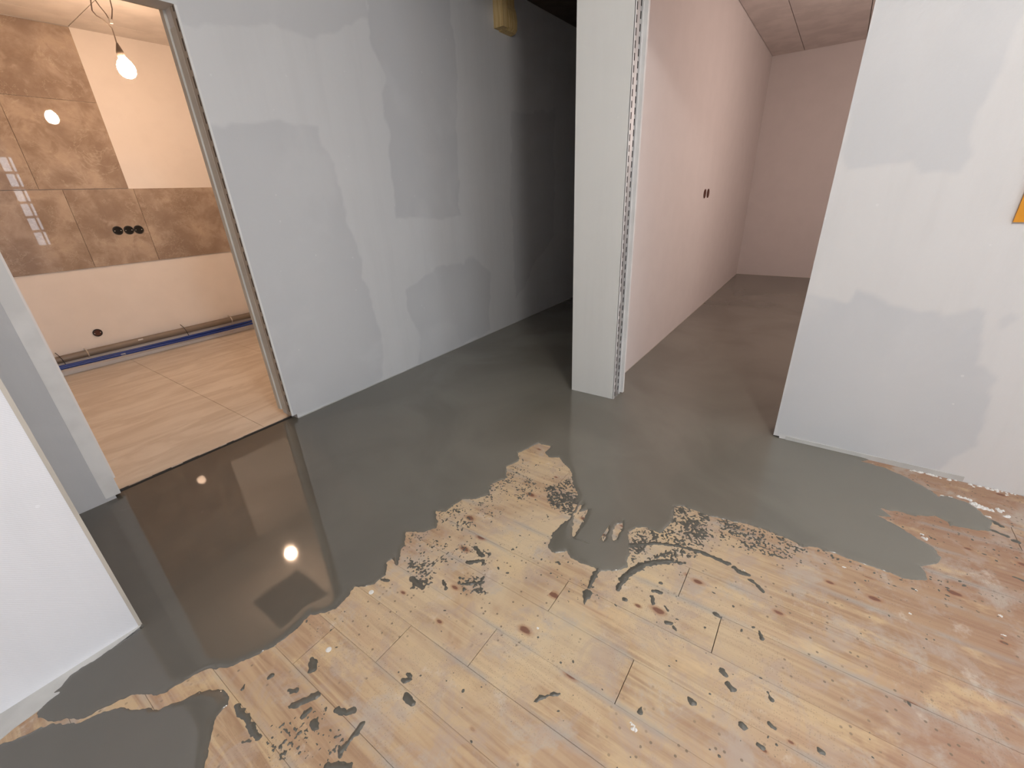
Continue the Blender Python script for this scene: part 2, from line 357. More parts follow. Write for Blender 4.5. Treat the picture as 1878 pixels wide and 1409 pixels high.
def m_planks():
    t = NT('worn_pine_boards'); p = t.pos()
    rnd = t.node('ShaderNodeObjectInfo').outputs['Random']
    off = t.node('ShaderNodeCombineXYZ'); t.put(off.inputs[0], t.math('MULTIPLY', rnd, 37.0)); t.put(off.inputs[1], t.math('MULTIPLY', rnd, 91.0))
    add = t.node('ShaderNodeVectorMath', operation='ADD'); t.put(add.inputs[0], p); t.put(add.inputs[1], off.outputs[0])
    q = add.outputs[0]
    grain = t.noise(t.scale(q, (42, 2.6, 1)), 1.0, 5, .62, 1.2)
    broad = t.noise(t.scale(q, (24, .9, 1)), 1.0, 3, .55, 1.6)
    patchy = t.noise(t.scale(q, (3.5, 1.6, 1)), 1.3, 4, .6, .5)
    col = t.mix(t.ramp(grain, .34, .66), (.34, .215, .130), (.50, .355, .22))
    col = t.mix(t.ramp(broad, .42, .62, 0, .75), col, (.60, .455, .275))
    col = t.mix(t.ramp(broad, .42, .30, 0, .6), col, (.37, .215, .13))
    col = t.mix(t.ramp(patchy, .50, .70, 0, .45), col, (.55, .36, .235))
    col = t.mix(t.math('MULTIPLY', rnd, .42), col, (.36, .235, .155))
    x, y, z = t.sep(p)[:3]
    # redder, browner boards away from the door
    far = t.math('ADD', t.math('MULTIPLY', x, .55), t.math('MULTIPLY', y, -.75))
    col = t.mix(t.ramp(far, .62, 1.5, 0, .72), col, (.30, .165, .11), 'MIX')
    corner = t.math('ADD', x, y)
    cn = t.math('ADD', corner, t.math('MULTIPLY', t.noise(p, 3.0, 3), .5))
    col = t.mix(t.ramp(cn, 1.15, .70, 0, .6), col, (.33, .19, .14))
    # pale dust and primer, strongest in front of the column
    dx = t.math('SUBTRACT', x, 1.02); dy = t.math('SUBTRACT', y, .62)
    r2 = t.math('ADD', t.math('MULTIPLY', dx, dx), t.math('MULTIPLY', t.math('MULTIPLY', dy, dy), .8))
    near = t.ramp(r2, .0, .75, 1, 0)
    dust = t.math('MULTIPLY', t.ramp(t.noise(p, 3.2, 5, .6, .6), .30, .60), near)
    col = t.mix(t.math('MULTIPLY', dust, .72), col, (.64, .53, .36))
    grey = t.ramp(t.noise(p, 4.6, 6, .70, .3), .52, .66, 0, .72)
    col = t.mix(grey, col, (.46, .41, .355))
    lil = t.ramp(t.noise(p, 9.0, 6, .7, .8), .47, .64, 0, .62)
    col = t.mix(lil, col, (.43, .335, .27))
    yel = t.ramp(t.noise(t.scale(p, (1.6, .8, 1)), 6.0, 5, .62), .54, .68, 0, .5)
    col = t.mix(yel, col, (.66, .50, .29))
    wht = t.ramp(t.noise(t.scale(p, (1, 1, 1)), 7.0, 5, .68), .60, .72, 0, .5)
    col = t.mix(wht, col, (.66, .60, .52))
    # filler rubbed into the seams
    u = t.math('FRACT', t.math('DIVIDE', t.math('SUBTRACT', x, .66*S-10*.17*S), .17*S))
    edge = t.math('ABSOLUTE', t.math('SUBTRACT', u, .5))
    sm = t.math('MULTIPLY', t.ramp(edge, .36, .49), t.ramp(t.noise(t.scale(p, (6, 2.2, 1)), 1.3, 4, .6), .45, .62))
    col = t.mix(t.math('MULTIPLY', sm, .62), col, (.37, .35, .32))
    # knots
    kp = t.scale(q, (1, .52, 1))
    kd = t.voro(kp, 10.0, dim='2D'); kc = t.voro(kp, 10.0, 'Color', dim='2D')
    kd = t.math('DIVIDE', kd, t.math('ADD', t.math('MULTIPLY', t.sep(kc)[1], .9), .45))
    kd = t.math('ADD', kd, t.math('MULTIPLY', t.math('SUBTRACT', t.noise(q, 45, 2), .5), .06))
    keep = t.ramp(t.sep(kc)[0], .66, .69)
    ring = t.math('MULTIPLY', t.ramp(kd, .15, .07), keep); core = t.math('MULTIPLY', t.ramp(kd, .085, .05), keep)
    col = t.mix(t.math('MULTIPLY', ring, .5), col, (.34, .16, .08))
    col = t.mix(t.math('MULTIPLY', core, .85), col, (.16, .066, .045))
    # tiny dried splashes
    sp = t.voro(p, 55.0, dim='2D'); sc_ = t.voro(p, 55.0, 'Color', dim='2D')
    k2 = t.math('MULTIPLY', t.ramp(sp, .22, .14), t.ramp(t.sep(sc_)[1], .86, .89))
    k2 = t.math('MULTIPLY', k2, t.ramp(t.noise(p, 2.6, 3), .40, .60))
    col = t.mix(t.math('MULTIPLY', k2, .8), col, (.16, .125, .09))
    sp3 = t.voro(p, 190.0, dim='2D'); c3 = t.voro(p, 190.0, 'Color', dim='2D')
    k3 = t.math('MULTIPLY', t.ramp(sp3, .3, .2), t.ramp(t.sep(c3)[1], .74, .77))
    k3 = t.math('MULTIPLY', k3, t.ramp(t.noise(p, 3.4, 3), .42, .58))
    col = t.mix(t.math('MULTIPLY', k3, .38), col, (.20, .16, .115))
    t.bump(t.math('ADD', grain, t.noise(p, 40, 4)), .18, .001)
    rough = t.ramp(t.noise(p, 5, 4), .3, .7, .38, .62)
    return t.set(color=col, rough=rough, spec=.35)
M['planks'] = m_planks()

def m_screed(dried=False):
    t = NT('dried_screed_spots' if dried else 'wet_levelling_screed'); p = t.pos()
    n = t.noise(t.scale(p, (1, 1, 1)), 1.5, 4, .5, .6)
    x, y, z = t.sep(p)[:3]
    across = t.math('SUBTRACT', x, t.math('MULTIPLY', y, .45))
    darkcol = t.mix(t.ramp(n, .35, .65), SCREED_W, tuple(c*1.15 for c in SCREED_W))
    palecol = t.mix(t.ramp(n, .35, .65), SCREED_A, SCREED_B)
    col = t.mix(t.ramp(across, -.75, 1.1), darkcol, palecol)  # darker towards the kitchen door, paler towards the right-hand room
    swirl = t.noise(p, 5.0, 6, .7, 2.0)
    col = t.mix(t.ramp(swirl, .66, .78, 0, .25), col, (.21, .20, .18))
    x, y, z = t.sep(p)[:3]
    # rougher near the right room, smooth as a mirror by the kitchen door
    d = t.math('SUBTRACT', t.math('MULTIPLY', x, 1.0), t.math('MULTIPLY', y, .55))
    rough = t.ramp(d, -.8, 2.2, SR0, SR1)
    # thin smears and splashes beyond the rim have dried darker and dull
    th = t.node('ShaderNodeAttribute', attribute_name='thin').outputs['Fac']
    if dried: th = 1.0
    col = t.mix(th, col, (.085, .081, .066))
    rough = t.math('ADD', rough, t.math('MULTIPLY', th, .38))
    t.bump(t.math('ADD', t.noise(p, 3.0, 2, .4), t.math('MULTIPLY', t.noise(p, 60, 2, .5), .022)), .5, .0008)
    return t.set(color=col, rough=rough, ior=1.45, spec=SSPEC)
M['screed'] = m_screed()
M['dried'] = m_screed(True)

def m_marble():
    t = NT('brown_marble_tile'); p = t.pos()
    rnd = t.node('ShaderNodeObjectInfo').outputs['Random']
    off = t.node('ShaderNodeCombineXYZ'); t.put(off.inputs[0], t.math('MULTIPLY', rnd, 23.0)); t.put(off.inputs[2], t.math('MULTIPLY', rnd, 61.0))
    add = t.node('ShaderNodeVectorMath', operation='ADD'); t.put(add.inputs[0], p); t.put(add.inputs[1], off.outputs[0])
    q = add.outputs[0]
    a = t.noise(q, 3.2, 6, .60, .35)
    col = t.mix(t.ramp(a, .34, .66), (.29, .225, .185), (.48, .40, .33))
    a2 = t.noise(q, 8.0, 6, .65, .5)
    col = t.mix(t.ramp(a2, .48, .66, 0, .6), col, (.27, .205, .165))
    col = t.mix(t.ramp(a2, .46, .32, 0, .5), col, (.52, .44, .37))
    b = t.noise(q, 2.2, 6, .7, .5)
    col = t.mix(t.ramp(t.math('ABSOLUTE', t.math('SUBTRACT', b, .5)), .008, .0, 0, .35), col, (.58, .52, .43))
    return t.set(color=col, rough=.015, ior=1.5)
M['marble'] = m_marble()

def m_kfloor():
    t = NT('sand_stone_floor_tile'); p = t.pos()
    a = t.noise(t.scale(p, (2.0, 7, 1)), 1.1, 6, .6, .8)
    col = t.mix(t.ramp(a, .36, .66), (.60, .52, .42), (.74, .67, .57))
    pit = t.math('MULTIPLY', t.ramp(t.noise(t.scale(p, (14, 40, 1)), 1.0, 4), .66, .70), t.ramp(t.noise(p, 2.2, 2), .52, .60))
    col = t.mix(t.math('MULTIPLY', pit, .5), col, (.22, .17, .11))
    return t.set(color=col, rough=.32)
M['kfloor'] = m_kfloor()

def m_glass():
    t = NT('window_glass')
    tr = t.node('ShaderNodeBsdfTransparent'); gl = t.node('ShaderNodeBsdfGlossy'); gl.inputs['Roughness'].default_value = 0.0
    mx = t.node('ShaderNodeMixShader'); mx.inputs[0].default_value = .07
    t.l.new(tr.outputs[0], mx.inputs[1]); t.l.new(gl.outputs[0], mx.inputs[2]); t.l.new(mx.outputs[0], t.out.inputs[0])
    t.n.remove(t.p)
    return t.m
M['glass'] = m_glass()

def m_bulb():
    t = NT('lit_bulb'); e = t.node('ShaderNodeEmission'); e.inputs[0].default_value = (1.0, .66, .44, 1); e.inputs[1].default_value = BULB1
    t.l.new(e.outputs[0], t.out.inputs[0]); t.n.remove(t.p)
    return t.m
M['bulb'] = m_bulb()

# ------------------------------------------------------------------ structure: walls
def painted(mb_box, grids, name, mat, patches, warp=.03):
    """one wall mesh: plain boxes plus front grids that carry the 'paint' attribute (1 = darker patch of primer)
       grids: (axis, const, u0, u1, z0, z1) ; axis 1 -> face in XZ at y=const, axis 0 -> face in YZ at x=const"""
    st = .0125
    verts = list(mb_box.v); faces = list(mb_box.f); paint = [0.0]*len(verts)
    for ax, cst, u0, u1, z0, z1 in grids:
        nu = max(2, int((u1-u0)/st)+1); nz = max(2, int((z1-z0)/st)+1)
        U, Z = np.meshgrid(np.linspace(u0, u1, nu), np.linspace(z0, z1, nz), indexing='ij')
        w = (vnoise(U, Z, .13, 1)-.5)*warp*1.6 + (vnoise(U, Z, .05, 2)-.5)*warp*.8 + (vnoise(U, Z, .35, 3)-.5)*warp*2
        wv = (vnoise(U, Z, .4, 4)-.5)*.12
        P = np.zeros_like(U)
        for poly, amt in patches:
            d = sd_poly(U+wv*.4, Z+wv, poly)+w
            v = np.clip(d/.025+.5, 0, 1); v = v*v*(3-2*v)
            edge = 1-.35*np.clip(d/.35, 0, 1)
            P = np.maximum(P, v*amt*edge)
        n = len(verts)
        for i in range(nu):
            for j in range(nz):
                verts.append((float(cst), float(U[i, j]), float(Z[i, j])) if ax == 0 else (float(U[i, j]), float(cst), float(Z[i, j])))
        paint += [float(v) for v in P.ravel()]
        for i in range(nu-1):
            for j in range(nz-1):
                a = n+i*nz+j
                q = (a, a+nz, a+nz+1, a+1)
                faces.append(q if ax == 1 else q[::-1])
    mb = MB(); mb.v = verts; mb.f = faces
    o = obj(name, mb, mat, flipfix=False)
    at = o.data.attributes.new('paint', 'FLOAT', 'POINT'); at.data.foreach_set('value', paint)
    return tag(o, kind='structure')

TOP = 3.62
YA = 3.05            # front face of wall A
patA = [([(1.658,2.008),(2.069,2.037),(2.049,1.912),(2.123,1.786),(2.096,1.573),(2.161,1.301),(2.226,.834),(2.255,.391),(2.214,.041),(1.33,.0),(1.33,1.152),(1.34,1.949)], .42),
        ([(2.641,2.726),(2.70,3.4),(3.489,3.4),(3.548,2.397),(3.435,1.304),(2.614,1.357),(2.633,1.758),(2.637,2.204),(2.712,2.29),(2.609,2.583)], .45),
        ([(1.383,2.508),(1.3,3.6),(2.633,3.6),(2.644,2.743),(2.114,2.471),(1.795,2.497),(1.358,2.429)], .33),
        ([(2.608,.814),(3.033,.879),(3.612,.883),(3.848,.69),(3.777,.022),(2.648,.036),(2.668,.359),(2.598,.575)], .38),
        ([(4.378,2.321),(5.313,2.415),(5.302,.96),(4.349,.357),(4.303,1.372)], .35),
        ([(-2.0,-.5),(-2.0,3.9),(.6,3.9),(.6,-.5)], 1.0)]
b = MB()
EP = .004
b.box(-3.5, .300, YA+EP, 3.17, .024, TOP).box(-3.5, .275, YA+EP, 3.17, -.03, .024)                 # left of the kitchen door
b.box(1.340, 8.60, YA+EP, 3.17, .040, TOP).box(1.378, 8.60, YA+EP, 3.17, -.03, .040)               # right of it
b.box(.300, 1.340, YA+EP, 3.17, 2.482, TOP)                                                       # above it
# thin returns joining the front skin to the boards
for x in (.300, 1.340): b.quad((x, YA, .03), (x, YA+EP, .03), (x, YA+EP, 2.482), (x, YA, 2.482))
b.quad((.3, YA, 2.482), (1.34, YA, 2.482), (1.34, YA+EP, 2.482), (.3, YA+EP, 2.482))
b.quad((1.34, YA, .04), (1.378, YA, .04), (1.378, YA+EP, .04), (1.34, YA+EP, .04))
b.quad((1.378, YA, -.03), (1.378, YA+EP, -.03), (1.378, YA+EP, .04), (1.378, YA, .04))
b.quad((.275, YA, -.03), (.275, YA+EP, -.03), (.275, YA+EP, .024), (.275, YA, .024))
b.quad((.275, YA, .024), (.3, YA, .024), (.3, YA+EP, .024), (.275, YA+EP, .024))
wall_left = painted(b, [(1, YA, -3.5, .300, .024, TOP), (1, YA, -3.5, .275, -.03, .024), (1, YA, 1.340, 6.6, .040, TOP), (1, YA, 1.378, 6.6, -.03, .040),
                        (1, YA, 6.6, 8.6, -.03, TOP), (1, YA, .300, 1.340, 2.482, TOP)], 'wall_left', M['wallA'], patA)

# rear lining boards of the kitchen doorway, a little proud of the opening
obj('door_lining', MB().box(-1.0, .322, 3.171, 3.21, .072, 3.12), M['kwall'], wall_left)
obj('door_lining', MB().box(1.327, 3.4, 3.171, 3.21, .072, 3.12), M['lining'], wall_left)
obj('door_lining', MB().box(-1.0, .300, 3.171, 3.21, -.02, .072).box(1.372, 3.4, 3.171, 3.21, -.02, .072), M['bead'], wall_left)
obj('door_lining', MB().box(.322, 1.327, 3.171, 3.21, 2.49, 3.12), M['lining'], wall_left)
# filler over the corner bead on the left of the kitchen door
obj('filler_band', MB().box(.232, .3008, YA-.0015, YA, .026, 2.48), M['filler'], wall_left)
obj('filler_band', MB().box(1.3392, 1.352, YA-.0015, YA, .042, 2.48), M['filler'], wall_left)

def slotted_strip(fix, a0, a1, z0, z1, period, rows, plane, slot_fill=.66, rmin=.0, jag=0):
    """perforated sheet-metal strip. plane 'x': lies at x=fix, spans y a0..a1 ; plane 'y': lies at y=fix, spans x a0..a1"""
    m_ = MB()
    def q(u0, u1, w0, w1):
        if plane == 'x': m_.quad((fix, u0, w0), (fix, u1, w0), (fix, u1, w1), (fix, u0, w1))
        else: m_.quad((u0, fix, w0), (u1, fix, w0), (u1, fix, w1), (u0, fix, w1))
    cuts = [a0]
    for r0, r1 in rows: cuts += [r0, r1]
    cuts.append(a1)
    for i in range(0, len(cuts)-1, 2):
        q(cuts[i], cuts[i+1], z0, z1)
    for k, (r0, r1) in enumerate(rows):
        z = z0 + (k % 2)*period*.5
        if z > z0: q(r0, r1, z0, z)
        while z < z1:
            zt = min(z+period*(1-slot_fill), z1); q(r0, r1, z, zt); z += period
    return m_

# perforated bead in the right jamb of the kitchen door
obj('jamb_slot_shade', MB().quad((1.3397, 3.055, .045), (1.3397, 3.10, .045), (1.3397, 3.10, 2.48), (1.3397, 3.055, 2.48)), M['slot'], wall_left)  # flat sheet behind the bead, its colour paints the shade in the slots
obj('perforated_bead', slotted_strip(1.3385, 3.052, 3.105, .045, 2.478, .085, [(3.060, 3.071)], 'x'), M['bead'], wall_left)
obj('jamb_face', MB().box(1.3375, 1.3402, 3.105, 3.171, .075, 2.40), M['lining'], wall_left)

# near wall
b = MB().box(-3.5, .066, 1.934, 2.07, -.03, TOP)
wall_near = painted(b, [(1, 1.93, -3.5, .062, -.03, TOP)], 'wall_front', M['near'], [([(-3, 1.2), (-.6, 1.25), (-.45, .7), (-.7, .3), (-3, .2)], .35)])
obj('corner_bead', MB().box(.0585, .0702, 1.9285, 1.94, -.03, TOP), M['bead'], wall_near)

# wall C with door opening and the column beside it
CT = 2.50
b = MB().box(2.864, 3.0, -3.6, .044, .017, TOP).box(2.864, 3.0, -3.6, .014, -.03, .017)
b.box(2.864, 3.0, .044, 1.13, CT, TOP)
b.quad((2.86, .047, .017), (2.864, .047, .017), (2.864, .047, CT), (2.86, .047, CT))
b.box(2.8605, 3.0, .044, .047, .017, CT)
patC = [([(.047,1.679),(.047,3.0),(-.35,3.0),(-.44,2.3),(-.424,1.634),(-.448,1.547),(-.426,1.46),(-.282,1.467),(-.235,1.511),(-.097,1.514),(-.013,1.502)], .85),
        ([(.06,.906),(-.137,.891),(-.165,.961),(-.311,.902),(-.494,.905),(-.60,.80),(-.643,.858),(-.682,.751),(-.685,.648),(-.772,.587),(-.764,.463),(-.795,.256),(-.724,.061),(.03,.0)], 1.0),
        ([(-.503,.89),(-.627,.916),(-.658,.895),(-.657,.81),(-.547,.795)], .9), ([(-.72,.86),(-.75,.90),(-.77,.86),(-.74,.83)], .6)]
wall_right = painted(b, [(0, 2.86, -3.6, .047, .017, TOP), (0, 2.86, -3.6, .014, -.03, .017), (0, 2.86, .044, 1.13, CT, TOP)], 'wall_right', M['wallC'], patC, .02)
obj('board_foot', MB().box(2.8565, 2.8602, -.83, -.02, -.02, .030), M['skirt'], wall_right)

b = MB().box(2.864, 2.975, 1.133, 1.49, -.03, CT).box(2.975, 3.0, 1.133, 1.49, .0, CT).box(2.864, 3.0, 1.13, 1.49, CT, TOP)
column = painted(b, [(0, 2.86, 1.13, 1.49, -.03, TOP)], 'wall_middle', M['column'], [([(1.13,0),(1.2,0),(1.2,2.6),(1.13,2.6)], .0)])
obj('board_edge', MB().box(2.86, 2.874, 1.128, 1.1335, -.01, CT), M['filler'], column)
obj('profile_slot_shade', MB().quad((2.874, 1.1326, 0), (2.976, 1.1326, 0), (2.976, 1.1326, CT), (2.874, 1.1326, CT)), M['void'], column)  # flat near-black sheet, painted shade behind the perforations
obj('perforated_metal_profile', slotted_strip(1.1305, 2.8745, 2.976, 0.0, CT, .058, [(2.879, 2.894), (2.938, 2.953)], 'y', .62), M['steel'], column)
obj('corner_lining', MB().box(2.975, 3.0, 1.100, 1.133, .022, CT), M['filler'], column)
obj('corner_lining', MB().box(2.968, 2.980, 1.126, 1.136, 0.0, CT), M['filler'], column)
# chipped filler blob on the front board edge
obj('filler_chip', MB().prism([(1.128, .70), (1.124, .74), (1.118, .78), (1.122, .83), (1.128, .86)], 0, 2.861, 2.868), M['filler'], column)
# divider between corridor and right-hand room
obj('divider_wall', MB().box(3.0, 8.66, 1.25, 1.49, -.03, 3.35), M['pink'], column)

# right-hand room
w = tag(obj('wall_far', MB().box(8.66, 8.8, -2.5, 1.49, -.03, 3.35), M['pink']), kind='structure')
w = tag(obj('wall_back', MB().box(3.0, 8.66, -2.6, -2.46, -.03, 3.35), M['pink']), kind='structure')
# corridor end
tag(obj('wall_corridor_end', MB().box(8.4, 8.6, 1.49, 3.05, -.03, 3.35), M['column']), kind='structure')
# kitchen walls
wall_kitchen = tag(obj('wall_kitchen_far', MB().box(-1.1, 3.5, 6.165, 6.3, -.03, 3.2), M['kwall']), kind='structure')
tag(obj('wall_kitchen_left', MB().box(-1.1, -1.0, 3.21, 6.165, -.03, 3.2), M['kwall']), kind='structure')
tag(obj('wall_kitchen_right', MB().box(3.4, 3.5, 3.21, 6.165, -.03, 3.2), M['kwall']), kind='structure')
# shallow plinth under the pipe run
tag(obj('baseboard_kitchen', MB().prism([(6.165, -.01), (6.11, -.01), (6.11, .035), (6.135, .055), (6.165, .055)], 0, -1.0, 3.4), M['kwall']), kind='structure')

# main room shell behind the camera
b = MB(); xs = [-3.6] + [v for ab in WINDOWS for v in ab] + [3.0]
for i in range(0, len(xs), 2): b.box(xs[i], xs[i+1], -3.7, -3.5, -.03, TOP)
for a_, b_ in WINDOWS: b.box(a_, b_, -3.7, -3.5, -.03, WIN_Z[0]).box(a_, b_, -3.7, -3.5, WIN_Z[1], TOP)
tag(obj('wall_rear', b, M['near']), kind='structure')
tag(obj('wall_outer', MB().box(-3.65, -3.5, -3.7, 3.2, -.03, TOP), M['near']), kind='structure')
for i, (a_, b_) in enumerate(WINDOWS):
    fr = MB(); y0, y1 = -3.66, -3.60; z0, z1 = WIN_Z
    fr.box(a_, a_+.06, y0, y1, z0, z1).box(b_-.06, b_, y0, y1, z0, z1).box(a_+.06, b_-.06, y0, y1, z0, z0+.07).box(a_+.06, b_-.06, y0, y1, z1-.07, z1)
    wn_ = tag(obj('window_%d' % (i+1), fr, M['frame']), kind='structure')
    ncol = max(2, round((b_-a_)/.17)); bars = MB()
    for k in range(1, ncol):
        x = a_+.06+(b_-a_-.12)*k/ncol; bars.box(x-.016, x+.016, y0+.01, y1-.01, z0+.07, z1-.07)
    obj('glazing_bar', bars, M['frame'], wn_)
    for k in range(1, 6):
        z = z0+.07+(z1-z0-.14)*k/6
        obj('glazing_bar', MB().box(a_+.06, b_-.06, y0+.012, y1-.012, z-.028, z+.028), M['frame'], wn_)
    obj('pane', MB().box(a_+.06, b_-.06, -3.633, -3.627, z0+.07, z1-.07), M['glass'], wn_)

# ------------------------------------------------------------------ ceilings
tag(obj('ceiling', MB().box(-3.5, 2.86, -3.5, 3.05, TOP, TOP+.1), M['ceil']), kind='structure')
tag(obj('ceiling_corridor', MB().box(3.0, 8.4, 1.49, 3.05, 3.31, 3.4).box(2.87, 3.0, 1.49, 3.05, 3.14, TOP), M['dark_timber']), kind='structure')
# right-hand room: painted panels with open joints
cr = tag(obj('ceiling_right_room', MB().box(3.0, 8.66, -2.46, 1.25, 3.213, 3.3), M['bead']), kind='structure')
yb = [-2.45, -2.0, -1.28, -.57, .14, .845, 1.248]; xb = [3.0, 4.35, 5.6, 6.85, 8.1, 8.655]
for i in range(len(xb)-1):
    for j in range(len(yb)-1):
        obj('ceiling_panel', MB().box(xb[i]+.002, xb[i+1]-.002, yb[j]+.004, yb[j+1]-.004, 3.19, 3.212), M['ceilp'], cr)
ck = tag(obj('ceiling_kitchen', MB().box(-1.0, 3.4, 3.21, 6.165, 3.13, 3.2), M['dark_timber']), kind='structure')
xb = [-.99, -.09, .82, 1.735, 2.65, 3.39]; yb = [3.215, 4.35, 5.08, 5.86, 6.16]
for i in range(len(xb)-1):
    for j in range(len(yb)-1):
        if j == 1 and i == 2:      # panel taken out above the bulb
            obj('ceiling_panel', MB().box(xb[i]+.003, 1.12, yb[j]+.003, yb[j+1]-.003, 3.09, 3.128), M['ceilk'], ck); continue
        obj('ceiling_panel', MB().box(xb[i]+.003, xb[i+1]-.003, yb[j]+.003, yb[j+1]-.003, 3.09, 3.128), M['ceilk'], ck)

# ------------------------------------------------------------------ floors
floor = tag(obj('floor', MB().box(-3.5, 8.7, -3.5, 3.12, -.06, -.028), M['subfloor']), kind='structure')
rnd = random.Random(5)
PITCH = .17
k0 = -8
fixed = {int(round((.83-.66)/PITCH)): [.265], 2: [.612], 3: [.05]}
for k in range(-8, 13):
    x0 = .66+PITCH*k; x1 = x0+PITCH
    ys = [-3.49]
    if k in fixed: cuts = [fixed[k][0]-1.75, fixed[k][0]]
    elif k == 0: cuts = [-1.0, .735]
    elif k == -1: cuts = [-.6, 1.02]
    else:
        c0 = -1.9+rnd.random()*1.2; cuts = [c0, c0+1.55+rnd.random()*.5]
    ys += [c for c in cuts if -3.4 < c < 1.85] + [1.88]
    for a_, b_ in zip(ys[:-1], ys[1:]):
        dz = rnd.uniform(-.0006, .0006)
        obj('plank', MB().box(x0+.0003, min(x1-.0003, 2.858), a_+.0012, b_-.0012, -.027, dz, .0008), M['planks'], floor, origin=((x0+x1)/2, (a_+b_)/2, 0))
fk = tag(obj('floor_kitchen', MB().box(-1.0, 3.4, 3.12, 6.165, -.06, -.012), M['subfloor']), kind='structure')
xb = [-1.0, -.59, .29, 1.17, 2.05, 2.93, 3.4]; yb = [3.145, 3.62, 4.5, 5.38, 6.11]
for i in range(len(xb)-1):
    for j in range(len(yb)-1):
        obj('floor_tile', MB().box(xb[i]+.0012, xb[i+1]-.0012, yb[j]+.0012, yb[j+1]-.0012, -.012, .002, .001), M['kfloor'], fk)
# metal threshold strip with the chipped screed edge
th = tag(obj('trim_2', MB().box(.27, 1.37, 3.128, 3.146, -.02, .006, .002), M['steel']), kind='structure')
jag = MB(); x = .29
while x < 1.37:
    w_ = rnd.uniform(.02, .09); jag.box(x, min(x+w_, 1.372), 3.117+rnd.uniform(-.004, .003), 3.128, -.01, .0085+rnd.uniform(-.003, .002)); x += w_
obj('sealing_foam', jag, M['foam'], th)
# dark paint gap along the foot of the walls
tag(obj('trim_3', MB().box(1.378, 8.4, 3.044, 3.0505, .0, .012), M['skirt']), kind='structure')
tag(obj('trim_4', MB().box(3.0, 8.66, 1.246, 1.2505, .0, .010), M['bead']), kind='structure')
tag(obj('trim_5', MB().box(8.655, 8.662, -2.46, 1.25, .0, .010), M['bead']), kind='structure')

# ------------------------------------------------------------------ wet screed (height field that dips under the boards at its rim)
H = .0058
CL = .1; NF = 40
main_poly = [(-.9, 3.7), (-.9, 1.99), (.02, 1.99)] + SCREED_MAIN + [(2.93, -.52), (3.3, -.52), (3.3, 3.7)]
zone_list = SPECKLED
def base_sd(x, y):
    d = sd_poly(x, y, main_poly)
    d = np.maximum(d, sd_poly(x, y, SCREED_LOW))
    return d
def streak_sd(x, y):
    d = np.full(x.shape, -9.0)
    for pts, r in STREAKS: d = np.maximum(d, sd_line(x, y, pts, r))
    return d
X0, Y0, NX, NY = -.9, -1.2, 40, 43
cx = X0+CL*(np.arange(NX)+.5); cy = Y0+CL*(np.arange(NY)+.5)
CX, CY = np.meshgrid(cx, cy, indexing='ij')
CB = base_sd(CX, CY); CS = streak_sd(CX, CY)
CZ = np.full(CX.shape, -9.0)
for poly, dens in zone_list: CZ = np.maximum(CZ, sd_poly(CX, CY, poly))
sv = []; sf = []; thin = []
def add_quad(x0, x1, y0, y1, z):
    n = len(sv); sv.extend([(x0, y0, z), (x1, y0, z), (x1, y1, z), (x0, y1, z)]); sf.append((n, n+1, n+2, n+3)); thin.extend([0.0]*4)
add_quad(3.1, 8.66, -2.46, 3.1, H)
for i in range(NX):
    for j in range(NY):
        if CB[i, j] > .095 : add_quad(X0+CL*i, X0+CL*(i+1), Y0+CL*j, Y0+CL*(j+1), H); continue
        if CB[i, j] < -.095 and CS[i, j] < -.08 and CZ[i, j] < -.08: continue
        g = np.arange(NF+1)/NF*CL
        X, Y = np.meshgrid(X0+CL*i+g, Y0+CL*j+g, indexing='ij')
        warp = (vnoise(X, Y, .034, 5)-.5)*.011 + (vnoise(X, Y, .011, 6)-.5)*.007
        db = base_sd(X, Y); interior = np.clip(db/.03, 0, 1)
        db = db+warp*(1-interior)
        for hp in SCREED_HOLES:
            dh = sd_poly(X, Y, hp)+(vnoise(X, Y, .012, 7)-.5)*.012
            db = np.minimum(db, -dh)
        ds = streak_sd(X, Y)+(vnoise(X, Y, .014, 8)-.5)*.010+(vnoise(X, Y, .006, 9)-.5)*.004
        d = np.maximum(db, ds)
        hgt = np.where(d > 0, H*(1-np.exp(-np.clip(d, 0, 1)/.009)), np.clip(d*.8, -.004, 0))
        hs = np.where(ds > 0, np.minimum(H, ds*.5)*.75, hgt)
        hgt = np.where((ds > 0) & (db <= 0), hs, hgt)
        for poly, dens in zone_list:
            dz = sd_poly(X, Y, poly)
            m_ = np.clip(dz/.03+.6, 0, 1)
            if m_.max() <= 0: continue
            nn = .50*vnoise(X, Y, .0085, 10)+.36*vnoise(X, Y, .005, 11)+.30*vnoise(X, Y, .05, 12)
            th_ = .80-dens*.42
            v = nn-(th_+(1-m_)*.35)
            hgt = np.maximum(hgt, np.clip(v*.03, -.004, .0022))
        keep = (np.maximum.reduce([hgt[:-1, :-1], hgt[1:, :-1], hgt[:-1, 1:], hgt[1:, 1:]]) > 0)
        if not keep.any(): continue
        n = len(sv)
        idx = -np.ones(hgt.shape, int)
        used = np.zeros(hgt.shape, bool)
        used[:-1, :-1] |= keep; used[1:, :-1] |= keep; used[:-1, 1:] |= keep; used[1:, 1:] |= keep
        idx[used] = n+np.arange(used.sum())
        thin.extend(np.clip(.5-db[used]/.006, 0, 1).tolist())
        sv.extend(zip(X[used].tolist(), Y[used].tolist(), hgt[used].tolist()))
        ii, jj = np.nonzero(keep)
        sf.extend(zip(idx[ii, jj].tolist(), idx[ii+1, jj].tolist(), idx[ii+1, jj+1].tolist(), idx[ii, jj+1].tolist()))
mb = MB(); mb.v = sv; mb.f = sf
scr = obj('floor_screed', mb, M['screed'], flipfix=False)
scr.data.polygons.foreach_set('use_smooth', [True]*len(scr.data.polygons))
